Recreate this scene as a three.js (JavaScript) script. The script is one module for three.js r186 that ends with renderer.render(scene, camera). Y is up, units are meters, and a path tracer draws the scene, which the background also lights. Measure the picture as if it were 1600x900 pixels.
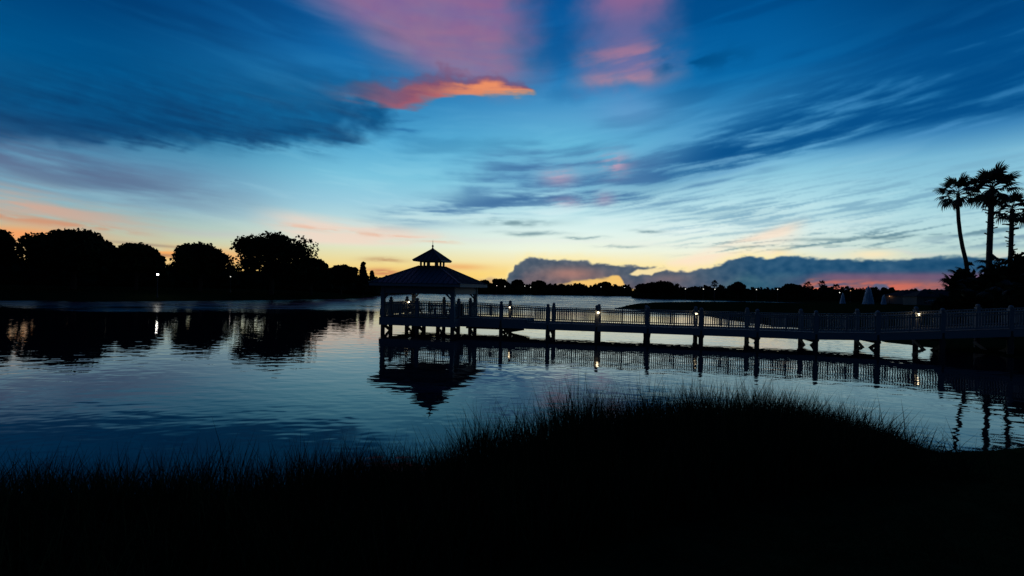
import * as THREE from 'three';
import { mergeGeometries } from 'three/addons/utils/BufferGeometryUtils.js';
import { ImprovedNoise } from 'three/addons/math/ImprovedNoise.js';

// ------------------------------------------------------------------ camera
const scene = new THREE.Scene();
const EYE = 3.22;
const camera = new THREE.PerspectiveCamera(59.96, 16 / 9, 0.1, 6000);
camera.position.set(0, EYE, 0);
camera.rotation.set(0, 0, THREE.MathUtils.degToRad(1.1));
scene.add(camera);

const renderer = new THREE.WebGLRenderer({ antialias: true });
renderer.setSize(1024, 576);
renderer.toneMapping = THREE.LinearToneMapping;
renderer.toneMappingExposure = 1;
renderer.shadowMap.enabled = true;

// ------------------------------------------------------------------ helpers: numbers
const D2R = Math.PI / 180;
let seedState = 7;
const seed = (s) => { seedState = s >>> 0; };
const rnd = () => { seedState = (seedState + 0x6D2B79F5) >>> 0; let t = seedState; t = Math.imul(t ^ (t >>> 15), t | 1); t ^= t + Math.imul(t ^ (t >>> 7), t | 61); return ((t ^ (t >>> 14)) >>> 0) / 4294967296; };
const rr = (a, b) => a + (b - a) * rnd();
const clamp = (x, a = 0, b = 1) => (x < a ? a : x > b ? b : x);
const ss = (a, b, x) => { const t = clamp((x - a) / (b - a)); return t * t * (3 - 2 * t); };
const lerp = (a, b, t) => a + (b - a) * t;
function poly(table, x) {                       // piecewise linear table [[x, y], ...]
  if (x <= table[0][0]) return table[0][1];
  for (let i = 1; i < table.length; i++) if (x <= table[i][0]) { const [x0, y0] = table[i - 1], [x1, y1] = table[i]; return lerp(y0, y1, (x - x0) / (x1 - x0)); }
  return table[table.length - 1][1];
}
const perlin = new ImprovedNoise();
const fbm3 = (x, y, z, o) => { let s = 0, a = 0.5; for (let i = 0; i < o; i++) { s += a * perlin.noise(x, y, z); x = x * 2.03 + 11.3; y = y * 2.03 + 5.7; z = z * 2.03 + 3.1; a *= 0.5; } return s; };

// ------------------------------------------------------------------ sky at dusk: azimuth (right of the view +) and elevation in degrees
const AIR = [   // azimuth, then [elevation, r, g, b] of the clear air (sRGB)
  [-180, [[0, 24, 34, 48], [5, 18, 32, 50], [15, 9, 27, 50], [40, 3, 25, 54], [90, 2, 26, 62]]],
  [-100, [[0, 62, 66, 76], [5, 48, 66, 86], [15, 16, 48, 82], [40, 3, 34, 72], [90, 2, 26, 62]]],
  [-42, [[0, 246, 178, 100], [2.2, 226, 198, 142], [4.5, 178, 196, 180], [7, 132, 178, 196], [10, 92, 146, 180], [14, 24, 100, 148], [18, 0, 86, 142], [24, 0, 62, 116], [40, 0, 48, 98], [90, 2, 26, 62]]],
  [-16, [[0, 246, 190, 92], [1.4, 250, 210, 118], [3, 236, 222, 164], [4.6, 222, 232, 208], [6.5, 196, 222, 222], [9, 156, 206, 224], [12, 124, 196, 222], [16, 78, 164, 208], [20, 44, 130, 186], [24, 20, 104, 168], [30, 4, 82, 150], [45, 0, 56, 116], [90, 2, 26, 62]]],
  [6, [[0, 250, 196, 92], [1.6, 252, 214, 122], [3, 250, 234, 180], [4.4, 240, 246, 224], [6.5, 222, 243, 238], [9, 186, 227, 235], [12, 136, 205, 228], [16, 100, 184, 218], [19, 84, 160, 206], [22, 44, 128, 188], [25, 16, 102, 168], [30, 2, 82, 150], [45, 0, 56, 116], [90, 2, 26, 62]]],
  [24, [[0, 240, 150, 96], [1.6, 250, 206, 140], [3, 248, 236, 196], [4.4, 238, 244, 226], [6.5, 218, 239, 236], [9, 186, 226, 234], [12, 146, 206, 226], [15, 92, 166, 210], [18, 60, 138, 190], [22, 8, 102, 166], [27, 0, 86, 150], [45, 0, 56, 116], [90, 2, 26, 62]]],
  [44, [[0, 232, 120, 92], [2.4, 230, 226, 186], [4, 188, 216, 212], [6.5, 176, 217, 224], [9, 150, 205, 222], [12, 118, 182, 212], [14, 60, 132, 184], [17, 14, 92, 150], [22, 0, 74, 134], [27, 0, 56, 108], [40, 0, 46, 98], [90, 2, 26, 62]]],
  [105, [[0, 66, 62, 76], [5, 48, 66, 86], [15, 16, 48, 82], [40, 3, 34, 72], [90, 2, 26, 62]]],
  [180, [[0, 24, 34, 48], [5, 18, 32, 50], [15, 9, 27, 50], [40, 3, 25, 54], [90, 2, 26, 62]]],
];
const airAt = (row, el, out) => {
  let i = 1; while (i < row.length - 1 && el > row[i][0]) i++;
  const a = row[i - 1], b = row[i], t = clamp((el - a[0]) / (b[0] - a[0]));
  out[0] = lerp(a[1], b[1], t); out[1] = lerp(a[2], b[2], t); out[2] = lerp(a[3], b[3], t);
};
// outline of the low cumulus bank (azimuth, elevation of its top)
const BANK = [[-0.8, 0.9], [-0.4, 1.5], [0.1, 1.9], [0.25, 2.7], [1.0, 3.0], [1.6, 3.4], [7.2, 3.4], [10, 3.1], [13, 2.75], [16.9, 2.62], [17.4, 2.25], [19.7, 2.15], [21.6, 2.45], [23.3, 3.3], [24.4, 3.75], [25.4, 4.0], [26.6, 3.62], [28.2, 3.75], [31, 3.5], [35.1, 3.3], [38.4, 3.3], [41, 3.45], [47, 3.2], [60, 2.4], [84, 0.2]];
const RED = [[-20, 20.3], [-16, 20.35], [-13.4, 20.1], [-11, 20.9], [-8.5, 21.6], [-5.6, 21.7], [-3.4, 22.0], [-1, 21.85], [2.4, 21.3]];
function makeSky(W, H) {
  const data = new Float32Array(W * H * 4), lin = new Float32Array(1025), c = [0, 0, 0], c2 = [0, 0, 0];
  for (let i = 0; i <= 1024; i++) { const v = i / 1024; lin[i] = v <= 0.04045 ? v / 12.92 : Math.pow((v + 0.055) / 1.055, 2.4); }
  let R = 0, G = 0, B = 0;
  const mix = (r, g, b, a) => { if (a <= 0) return; if (a > 1) a = 1; R += (r - R) * a; G += (g - G) * a; B += (b - B) * a; };
  const gs = (x, m, s) => Math.exp(-((x - m) / s) * ((x - m) / s));
  for (let row = H >> 1; row < H; row++) {
    const el = ((row + 0.5) / H - 0.5) * 180;
    for (let col = 0; col < W; col++) {
      let az = ((col + 0.5) / W - 0.25) * 360; if (az > 180) az -= 360;
      let k = 1; while (k < AIR.length - 1 && az > AIR[k][0]) k++;
      airAt(AIR[k - 1][1], el, c); airAt(AIR[k][1], el, c2);
      let t = clamp((az - AIR[k - 1][0]) / (AIR[k][0] - AIR[k - 1][0])); t = t * t * (3 - 2 * t);
      R = lerp(c[0], c2[0], t); G = lerp(c[1], c2[1], t); B = lerp(c[2], c2[2], t);
      const fr = Math.abs(az) < 75 && el < 55;
      // cylinder coordinates for noise: streaks stretched along the horizon and sheared so that they fan out
      const win = 1 - ss(60, 120, Math.abs(az)), shear = (0.13 * Math.max(0, az - 4) - 0.09 * Math.min(0, az + 15)) * win, es = el - shear;
      const ca = Math.cos(az * D2R) * 57.3, sa = Math.sin(az * D2R) * 57.3;
      const big = fbm3(ca / 22, sa / 22, es / 5.5, 3);
      const str = fr ? fbm3(ca / 10 + big * 0.5, sa / 10, es / 1.15 + big * 1.6, 6) : fbm3(ca / 7, sa / 7, es / 1.2, 3);
      // thin veil of high cloud everywhere, dark against the glow
      const veil = ss(0.02, 0.34, big + 0.45 * str) * ss(5, 9, el) * (1 - 0.6 * ss(30, 60, el));
      mix(R * 0.68, G * 0.77, B * 0.83, 0.42 * veil);
      mix(Math.min(255, R * 1.28 + 10), Math.min(255, G * 1.12 + 6), Math.min(255, B * 1.06 + 4), 0.2 * ss(0.0, 0.4, -str + 0.3 * big) * ss(4, 8, el) * (1 - ss(24, 34, el)));
      if (fr) {
        const fine = fbm3(ca / 4.2 + str * 0.8, sa / 4.2, es / 0.5 + str * 1.6, 5);
        const thin = fbm3(ca / 5 + str, sa / 5 + 20, es / 0.27 + str * 2, 4);
        const puff = fbm3(ca / 1.1, sa / 1.1, el / 0.8 + 9, 4);
        const soft = fbm3(ca / 3.4 + 40, sa / 3.4, el / 2.2, 4);
        // --- dark deck in the upper left with a ragged lower edge
        { const e0 = poly([[-75, 9.5], [-46, 10.6], [-38, 12.6], [-26, 13.9], [-18, 15.0], [-12, 16.6]], az) + 1.7 * str + 0.9 * fine + 1.1 * soft + 0.2 * puff, end = (1 - ss(-19 + 7 * soft, -12.5 + 5 * soft, az)) * ss(-75, -55, az);
          const a = ss(e0 - 0.25, e0 + 1.1, el) * (1 - ss(e0 + 2.5, e0 + 9, el)) * end;
          mix(4, 66 + 42 * str + 10 * puff + 16 * soft + 14 * thin, 116 + 52 * str + 12 * puff + 18 * soft + 16 * thin, 0.74 * a);
          const rim = gs(el, e0 + 0.6, 1.0) * end * ss(-0.05, 0.25, str + 0.3 * fine + 0.1);
          mix(6, 48, 92, 0.5 * rim); }
        { const a = gs(el, 17.2 + 0.05 * (az + 12), 0.8) * gs(az, -12, 4) * ss(0.0, 0.25, str + fine * 0.5); mix(40, 110, 165, 0.8 * a); }
        // --- mauve veil and peach streaks low on the left
        mix(90, 100, 134, 0.7 * ss(-22, -42, az) * gs(el, 9.8 - 0.08 * (az + 46), 2.2) * ss(-0.55, 0.25, str + 0.3 * thin) * (1 - ss(60, 75, -az)));
        mix(212, 168, 148, 0.85 * ss(-31, -44, az) * gs(el, 6.2 - 0.12 * (az + 46), 1.35) * ss(-0.4, 0.25, str + 0.3 * fine + 0.5 * thin) * (1 - ss(60, 75, -az)));
        mix(206, 146, 116, 0.85 * ss(-34, -42, az) * gs(el, 5.0 - 0.07 * (az + 46), 0.38) * ss(-0.2, 0.15, fine) * (1 - ss(60, 75, -az)));
        mix(252, 160, 96, 0.9 * gs(az, -44.5, 4) * gs(el, 3.6, 0.8));
        mix(252, 172, 98, 0.95 * gs(az, -34.5, 4.8) * gs(el, 2.7 + 0.05 * (az + 34), 0.55) * ss(-0.35, 0.1, fine));
        mix(120, 96, 92, 0.6 * gs(az, -35.5, 2.6) * gs(el, 2.45, 0.13)); mix(130, 110, 104, 0.5 * gs(az, -36, 3.5) * gs(el, 3.35 - 0.04 * (az + 36), 0.12));
        mix(246, 168, 100, 0.6 * gs(az, -29, 3.5) * gs(el, 2.4, 0.6));
        // --- pale flushed veil left of centre
        { const base = 4.3 + 0.02 * (az + 14), a = ss(-29, -22, az) * (1 - ss(-9, -4.5, az)) * ss(base - 0.15, base + 0.5, el) * (1 - ss(6.0, 7.4, el + 0.09 * (az + 16)));
          mix(244, 216, 198, 0.8 * a * ss(-0.45, 0.2, str)); mix(238, 178, 150, 0.6 * a * gs(el, 5.5 - 0.06 * (az + 14), 0.22) * ss(-0.2, 0.2, fine)); }
        mix(176, 132, 96, 0.75 * gs(az, -14.4, 2.0) * gs(el, 2.85, 0.28) * ss(-0.4, 0.0, fine)); mix(186, 106, 88, 0.8 * gs(az, -14.6, 1.9) * gs(el, 1.5, 0.38) * ss(-0.4, 0.0, fine));
        mix(236, 160, 96, 0.6 * gs(az, -6, 3) * gs(el, 2.3, 0.35));
        // --- rose light fanning over the upper middle, its right edge clean
        { const l = -8 - (el - 22) * 2.2 + 4 * str, a = ss(l - 8, l + 5, az) * (1 - ss(-3, 5.6, az + 2.5 * soft)) * ss(19.8, 23.6, el + soft) * (1 - ss(33, 48, el));
          mix(158 + 30 * str + 10 * soft, 116 + 12 * soft - 1.6 * (el - 25), 152 - 10 * str, 0.84 * a); }
        { const half = 0.05 * (el - 22), a = ss(4.6 - half, 12.4 - half, az + 2.5 * soft) * (1 - ss(12.8 + half, 20 + half, az + 2.5 * soft)) * ss(20.4, 22.8, el + 1.5 * soft) * (1 - ss(33, 48, el));
          mix(146, 112, 160, 0.66 * a); mix(200, 134, 146, 0.75 * a * gs(el, 22.4 + 0.8 * str + 0.4 * fine, 0.7)); mix(188, 126, 148, 0.65 * a * gs(el, 24.5 + 1.2 * str, 1.1) * ss(-0.35, 0.2, str + 0.4 * fine)); mix(176, 100, 140, 0.5 * a * ss(27, 30, el));
          mix(120, 158, 206, 0.4 * gs(az, 13, 4) * gs(el, 19.6, 2.0)); }
        // --- glowing red cloud
        { const m = poly(RED, az) + 0.7 * soft + 0.55 * fine, th = poly([[-23, 0.7], [-17, 1.0], [-12.5, 1.25], [-9, 1.2], [-6, 0.8], [-3, 0.85], [0, 0.7], [2.4, 0.1]], az) * (1 + 1.1 * soft), d = (el - m) / Math.max(0.08, th);
          const a = (1 - ss(0.35, 1.3, Math.abs(d) + 0.5 * fine)) * ss(-23, -11, az) * (1 - ss(1.6, 2.6, az));
          const hot = clamp(ss(-12, -5, az) * (1 - ss(-0.2, 0.85, d)) + 0.35 * fine);
          mix(lerp(142, 244, hot), lerp(82, 146, hot), lerp(106, 98, hot), 0.93 * a);
          mix(196, 98, 106, 0.45 * a * (1 - ss(-0.7, -0.1, d)) * (1 - ss(-9, -5, az)));
          mix(120, 76, 112, 0.5 * gs(d, 1.1, 0.5) * ss(-18, -12, az) * (1 - ss(0.5, 2.4, az))); }
        // --- slate streaks across the middle
        { const m1 = poly([[-17, 7.3], [-6, 8.9], [3, 10.2], [14, 10.2], [24, 10.6]], az), m2 = poly([[-8, 11.6], [2, 13.2], [10, 12.9], [20, 13.2], [26, 14.2]], az);
          const a1 = gs(el, m1, 1.25) * ss(-19, -8, az) * (1 - ss(14, 24, az)), a2 = gs(el, m2, 2.3) * ss(-10, 2, az + 4 * soft) * (1 - ss(22, 30, az));
          mix(62, 108, 156, 0.95 * (0.8 * a1 * ss(-0.28, 0.3, str + 0.4 * fine + 0.4 * thin) + a2 * ss(-0.25, 0.35, str + 0.35 * fine + 0.35 * thin)));
          mix(74, 126, 174, 0.45 * a2); }
        for (const [a0, e0, ra, re, w] of [[11.2, 13.8, 1.7, 1.2, 0.8], [5.1, 12.6, 1.9, 1.0, 0.6], [6.2, 9.9, 1.9, 0.6, 0.45], [10.3, 10.1, 1.2, 0.8, 0.4]]) mix(214, 164, 184, w * gs(az, a0, ra) * gs(el, e0, re) * ss(-0.6, 0.2, soft + thin));
        // --- deep blue bands rising to the right
        { const lo = poly([[12, 10.8], [20, 11.8], [27, 13.2], [36, 14.0], [46, 14.3], [75, 15]], az) + 0.9 * str, hi = poly([[12, 13], [20, 16.2], [30, 19.4], [46, 22], [75, 24]], az);
          const a = ss(lo - 0.35, lo + 1.0, el) * (1 - ss(hi - 2.5, hi + 2.5, el)) * ss(13, 24, az) * (1 - ss(58, 75, az));
          mix(0, 74, 134, 0.86 * a * ss(-0.34, 0.2, str + 0.3 * fine + 0.25 * thin)); mix(70, 140, 196, 0.45 * a * ss(0.1, 0.34, -str));
          mix(0, 76, 132, 0.8 * gs(az, 20, 4.5) * gs(el, 23.4, 0.9) * ss(-0.2, 0.2, soft + str)); mix(30, 100, 156, 0.3 * gs(az, 5, 3) * gs(el, 21.8 - 0.1 * az, 0.9) * ss(-0.2, 0.2, soft)); }
        // --- fine streaks low on the right and small dark wisps
        mix(112, 160, 188, 0.6 * ss(11, 22, az) * gs(el, 7.6 + 0.03 * az, 2.6) * ss(-0.1, 0.3, thin + 0.35 * fine + 0.3 * str) * (1 - ss(58, 75, az)));
        mix(96, 134, 150, 0.8 * ss(16, 26, az) * gs(el, 4.9 + 0.035 * (az - 25), 0.95) * ss(0.04, 0.22, thin + 0.25 * fine) * (1 - ss(58, 75, az)));
        mix(70, 104, 138, 0.7 * ss(37, 43, az) * gs(el, 4.7, 0.5) * ss(-0.2, 0.1, fine) * (1 - ss(58, 75, az)));
        for (const [a0, e0, ra, re] of [[7.0, 5.75, 1.1, 0.16], [9.2, 5.85, 1.3, 0.14], [10.2, 4.95, 1.0, 0.12], [12.4, 4.75, 1.8, 0.13], [15.2, 6.5, 1.4, 0.18], [2.0, 6.3, 3.2, 0.2], [0, 7.4, 4, 0.35], [34, 5.35, 6, 0.17], [28, 4.75, 6, 0.12]]) mix(96, 130, 142, 0.72 * gs(az, a0, ra) * gs(el, e0 + 0.45 * soft, re) * ss(-0.3, 0.1, fine));
        // --- cream shaft above the bank, then the bank itself
        { const q = (az - 18) / 12, m = 3.0 + 3.9 * q; mix(255, 228, 204, 0.8 * ss(-0.25, 0.1, q) * (1 - ss(0.85, 1.1, q)) * (el > m ? gs(el, m, 0.5) : gs(el, m, 1.5)) * ss(-0.5, 0.1, str)); }
        mix(250, 232, 192, 0.9 * gs(az, 35.8, 2.0) * gs(el, 3.75, 0.45)); mix(255, 226, 196, 0.6 * gs(az, 27.8, 1.3) * gs(el, 4.1, 0.3));
        const eT = poly(BANK, az) + (0.5 * puff + 0.35 * soft + 0.3 * thin) * ss(0.3, 2, poly(BANK, az)), on = ss(-0.9, -0.5, az) * (1 - ss(70, 84, az));
        const rimw = 0.9 * (1 - ss(27, 33, az)) * ss(-6, -0.8, az);
        if (el > eT) mix(255, 236, 170, rimw * Math.exp(-(el - eT) / 0.42)); else if (az < 0 && az > -0.7) mix(255, 236, 170, 0.6);
        { const a = ss(eT + 0.1, eT - 0.2, el) * on, dep = eT - el, right = ss(17, 28, az);
          mix(lerp(70, 34, right) + 40 * puff + 34 * (1 - right) * ss(1.0, 2.8, dep), lerp(86, 80, right) + 30 * puff + 10 * ss(1.2, 3, dep), lerp(106, 116, right) + 24 * puff, 0.97 * a);
          mix(192, 132, 116, 0.7 * a * gs(az, 6.8, 3.6) * gs(el, 1.8, 0.8)); mix(150, 118, 118, 0.5 * a * gs(az, 17.5, 2.5) * gs(el, 1.3, 0.6));
          mix(104, 88, 118, 0.7 * a * ss(24, 34, az) * (1 - ss(1.3, 2.3, el + 0.4 * soft)));
          // openings in the bank
          const e1 = poly([[4, 0.3], [6, 0.75], [7.5, 1.0], [9, 1.2], [10.6, 1.45], [11.4, 1.62], [12.1, 1.6], [12.5, 1.1], [12.9, 0.2]], az) + 0.35 * puff;
          mix(252, 202 + 14 * fine, 114, 0.95 * ss(0.07, -0.1, el - e1) * ss(5.2, 8, az + 2 * soft) * a);
          mix(128, 112, 110, 0.9 * gs(az, 10.1, 0.6) * gs(el, 1.38, 0.2)); mix(150, 126, 108, 0.8 * gs(az, 7.6, 1.1) * gs(el, 1.05, 0.08));
          const hi2 = poly([[13.0, 1.75], [14.0, 2.25], [15.5, 2.45], [17.4, 2.58], [18.5, 2.5]], az) + 0.2 * puff, lo2 = poly([[13.0, 1.75], [15.6, 1.72], [15.9, 2.1], [17.2, 2.25], [18.5, 2.4]], az) + 0.3 * puff;
          mix(255, 232, 172, 0.95 * ss(0.1, -0.06, el - hi2) * ss(-0.05, 0.08, el - lo2) * ss(13, 13.5, az) * (1 - ss(18, 18.6, az)));
          const o3 = ss(29.6, 31, az + 1.5 * puff) * (1 - ss(48, 58, az)) * (1 - ss(0.9, 1.75, el - 0.25 * soft)); mix(236, 112, 84, 0.92 * (1 - 0.5 * ss(35, 43, az)) * o3 * ss(-0.35, 0.2, fine + 0.6 * str + 0.5 * thin)); mix(255, 158, 104, 0.6 * o3 * (1 - ss(34, 40, az)) * ss(-0.1, 0.25, thin) * (1 - ss(0.6, 1.1, el))); mix(150, 92, 116, 0.5 * ss(30, 33, az) * gs(el, 1.75, 0.35) * on * (1 - ss(48, 58, az)));
          for (const [a0, h, w] of [[33.9, 0.95, 0.55], [36.3, 1.25, 0.95], [39, 0.7, 0.7]]) mix(84, 96, 128, 0.9 * ss(0.12, -0.1, el - h * gs(az, a0, w) - 0.7 * puff)); }
        mix(176, 146, 122, 0.6 * gs(az, -2.2, 1.6) * ss(0.35, 0, el - 0.85 - 0.5 * puff));
      }
      const o = (row * W + col) * 4;
      data[o] = lin[clamp(R / 255) * 1024 | 0]; data[o + 1] = lin[clamp(G / 255) * 1024 | 0]; data[o + 2] = lin[clamp(B / 255) * 1024 | 0]; data[o + 3] = 1;
    }
  }
  for (let row = 0; row < H >> 1; row++) for (let col = 0; col < W; col++) { const o = (row * W + col) * 4; data[o] = 0.006; data[o + 1] = 0.011; data[o + 2] = 0.016; data[o + 3] = 1; }
  const t = new THREE.DataTexture(data, W, H, THREE.RGBAFormat, THREE.FloatType);
  t.mapping = THREE.EquirectangularReflectionMapping; t.magFilter = THREE.LinearFilter; t.minFilter = THREE.LinearFilter; t.needsUpdate = true;
  return t;
}
const skyTex = makeSky(4096, 2048);
scene.background = skyTex; scene.environment = skyTex;

// the sun has set behind the low clouds: only a trace of warm light comes level across the lake
const sun = new THREE.DirectionalLight(new THREE.Color(1, 0.78, 0.5), 0.006);
sun.position.set(Math.sin(9 * D2R) * 300, 300 * Math.sin(2.5 * D2R), -Math.cos(9 * D2R) * 300);
sun.castShadow = true; sun.shadow.radius = 40; sun.shadow.mapSize.set(2048, 2048);
Object.assign(sun.shadow.camera, { left: -150, right: 150, top: 60, bottom: -60, near: 1, far: 700 });
scene.add(sun, sun.target);

// ------------------------------------------------------------------ helpers: objects
const taken = {};
function numbered(name) { const n = taken[name] ?? 0; taken[name] = n + 1; return n ? `${name}_${String(n).padStart(3, '0')}` : name; }
function part(name, geo, mat, parent) { const m = new THREE.Mesh(geo, mat); m.name = name; m.castShadow = m.receiveShadow = true; parent.add(m); return m; }
function group(name, parent) { const g = new THREE.Group(); g.name = name; parent.add(g); return g; }
function thing(name, label, category, [x, y, z] = [0, 0, 0], turn = 0, grp) {
  const o = new THREE.Group(); o.name = numbered(name); o.position.set(x, y, z); o.rotation.y = turn; scene.add(o);
  o.userData = { label, category }; if (grp) o.userData.group = grp; return o;
}
function structure(name, geo, mat) { const m = part(name, geo, mat, scene); m.userData.kind = 'structure'; return m; }
const box = (w, h, d, x = 0, y = 0, z = 0) => new THREE.BoxGeometry(w, h, d).translate(x, y, z);
function bar(a, b, w, h = w) {                  // box from point a to point b
  const A = new THREE.Vector3(...a), B = new THREE.Vector3(...b), d = B.clone().sub(A), g = new THREE.BoxGeometry(w, h, d.length());
  const m = new THREE.Matrix4().lookAt(B, A, Math.abs(d.y) > 0.98 * d.length() ? new THREE.Vector3(1, 0, 0) : new THREE.Vector3(0, 1, 0));
  return g.applyMatrix4(m).translate((a[0] + b[0]) / 2, (a[1] + b[1]) / 2, (a[2] + b[2]) / 2);
}
const fromArrays = (pos, idx, uv) => { const g = new THREE.BufferGeometry(); g.setAttribute('position', new THREE.Float32BufferAttribute(pos, 3)); if (uv) g.setAttribute('uv', new THREE.Float32BufferAttribute(uv, 2)); if (idx) g.setIndex(idx); g.computeVertexNormals(); return g; };
const bare = (g) => { const n = g.index ? g.toNonIndexed() : g; for (const k of Object.keys(n.attributes)) if (k !== 'position' && k !== 'normal') n.deleteAttribute(k); return n; };
const merge = (list) => mergeGeometries(list.map(bare));
const leafy = (r, g, b, more = {}) => new THREE.MeshPhysicalMaterial({ color: new THREE.Color().setRGB(r, g, b), roughness: 1, specularIntensity: 0.03, side: THREE.DoubleSide, ...more });
const std = (r, g, b, rough = 0.85, more = {}) => new THREE.MeshStandardMaterial({ color: new THREE.Color().setRGB(r, g, b), roughness: rough, side: THREE.DoubleSide, ...more });
// a place given by bearing on the lens (tangent of the angle right of the view) and distance ahead
const at = (tan, d) => [tan * d, -d];
const T = (px) => (px - 800) / 780;

// ------------------------------------------------------------------ textures and materials
function noiseTexture(size, repeat, fn) {
  const d = new Uint8Array(size * size * 4);
  for (let y = 0; y < size; y++) for (let x = 0; x < size; x++) { const v = fn(x / size, y / size), o = (y * size + x) * 4; d[o] = clamp(v[0]) * 255; d[o + 1] = clamp(v[1]) * 255; d[o + 2] = clamp(v[2]) * 255; d[o + 3] = 255; }
  const t = new THREE.DataTexture(d, size, size); t.wrapS = t.wrapT = THREE.RepeatWrapping; t.magFilter = THREE.LinearFilter; t.minFilter = THREE.LinearFilter; t.repeat.set(repeat, repeat); t.needsUpdate = true; return t;
}
const torus = (u, v, s, o, z = 0) => { const a = u * 2 * Math.PI, b = v * 2 * Math.PI; return fbm3(Math.cos(a) * s + 31 + z, Math.sin(a) * s + Math.cos(b) * s * 1.3, Math.sin(b) * s + 17, o); };
const grassTex = noiseTexture(512, 1, (u, v) => { const n = 0.62 + 0.5 * torus(u, v, 2, 4) + 0.45 * torus(u, v, 22, 3, 9); return [n * 0.98, n, n * 0.9]; });
const M = {
  grass: leafy(0.03, 0.044, 0.016, { specularIntensity: 0, map: grassTex }),
  paint: leafy(0.26, 0.27, 0.27, { roughness: 0.7, specularIntensity: 0.4 }),
  wood: std(0.085, 0.07, 0.055, 0.9),
  board: std(0.16, 0.14, 0.12, 0.85),
  metalRoof: leafy(0.05, 0.068, 0.078, { roughness: 0.6, specularIntensity: 0.6 }),
  trunk: leafy(0.05, 0.042, 0.034),
  palmTrunk: std(0.09, 0.075, 0.06, 0.95),
  oakLeaf: leafy(0.026, 0.036, 0.014),
  darkLeaf: leafy(0.02, 0.03, 0.014),
  pineLeaf: leafy(0.02, 0.032, 0.018),
  frond: std(0.03, 0.046, 0.018, 0.65),
  deadFrond: std(0.09, 0.07, 0.045, 0.9),
  reed: leafy(0.038, 0.05, 0.02),
  reedDry: leafy(0.05, 0.042, 0.024),
  blade: leafy(0.045, 0.065, 0.022),
  steel: std(0.05, 0.055, 0.06, 0.5, { metalness: 0.4 }),
  black: std(0.02, 0.02, 0.022, 0.6),
  wall: leafy(0.2, 0.18, 0.15),
  tile: leafy(0.07, 0.06, 0.055),
  pane: std(0.02, 0.025, 0.03, 0.1),
  spray: new THREE.MeshPhysicalMaterial({ color: new THREE.Color().setRGB(0.8, 0.86, 0.9), roughness: 0.9, transmission: 0.6, thickness: 0, side: THREE.DoubleSide }),
};

// ------------------------------------------------------------------ ground: one sheet, dipping under the lake
const farAway = 3500;
const SHORE = {       // outlines of the land, x and z
  near: [[-70, 3], [-25, -4.2], [-9, -5.6], [-6, -6.0], [-4.4, -6.2], [-2, -6.8], [-0.6, -7.4], [1.2, -8.5], [3.4, -9.6], [5.6, -10.1], [7.6, -10.1], [8.8, -10.2], [11.2, -10.9], [16, -12.4], [24, -13.5], [34, -13], [60, 0], [90, 60], [0, 90], [-90, 60]],
  right: [at(T(960), 86), at(T(1010), 78), at(T(1085), 71), at(T(1140), 57), at(T(1186), 51), at(T(1250), 46), at(T(1285), 42.5), at(T(1329), 38), at(T(1390), 34), at(T(1462), 31), at(T(1525), 28.8), at(T(1600), 26), at(T(1700), 22.5), [30, -17], [36, -14], [60, 0], [160, 20], [420, -60], [420, -170], at(T(1530), 165), at(T(1420), 150), at(T(1240), 148), at(T(1090), 147), at(T(1020), 138), at(T(990), 119), at(T(972), 100)],
  left: [[-130, 30], at(T(-300), 62), at(T(0), 72), at(T(120), 75), at(T(245), 80), at(T(330), 86), at(T(400), 93), at(T(500), 106), at(T(560), 118), at(T(588), 148), at(T(606), 170), at(T(640), 186), at(T(632), 215), at(T(560), 260), [-400, -420], [-500, 30]],
  far: [at(T(500), 300), at(T(620), 232), at(T(700), 228), at(T(800), 236), at(T(880), 250), at(T(985), 262), at(T(1000), 200), at(T(1040), 190), at(T(1165), 180), at(T(1300), 169), at(T(1420), 166), at(T(1530), 164), [300, -160], [420, -100], [farAway, -100], [farAway, -farAway], [-farAway, -farAway], [-farAway, -100], [-480, -60], [-400, -420]],
};
const inRegion = (p, x, z) => {     // signed distance to the outline, positive inside
  let best = 1e9, inside = false;
  for (let i = 0, j = p.length - 1; i < p.length; j = i++) {
    const [ax, az] = p[j], [bx, bz] = p[i], dx = bx - ax, dz = bz - az, t = clamp(((x - ax) * dx + (z - az) * dz) / (dx * dx + dz * dz)), ex = ax + dx * t - x, ez = az + dz * t - z;
    best = Math.min(best, ex * ex + ez * ez);
    if ((az > z) !== (bz > z) && x < (dx * (z - az)) / dz + ax) inside = !inside;
  }
  return Math.sqrt(best) * (inside ? 1 : -1);
};
const RISE = { near: [1.55, 0.22], right: [1.3, 0.05], left: [2.3, 0.07], far: [1.3, 0.05] };
function groundAt(x, z) {
  let h = -1.2;
  for (const k in SHORE) {
    const d = inRegion(SHORE[k], x, z) + 0.5 * perlin.noise(x * 0.35, 3, z * 0.35) + (k === 'near' ? 0 : 1.2 * perlin.noise(x * 0.08, 8, z * 0.08)), [top, rate] = RISE[k];
    h = Math.max(h, d > 0 ? top * (1 - Math.exp(-d * rate)) + 0.04 * perlin.noise(x * 0.8, 0, z * 0.8) * Math.min(1, d) : Math.max(-1.2, d * 0.35));
  }
  return h;
}
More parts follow.
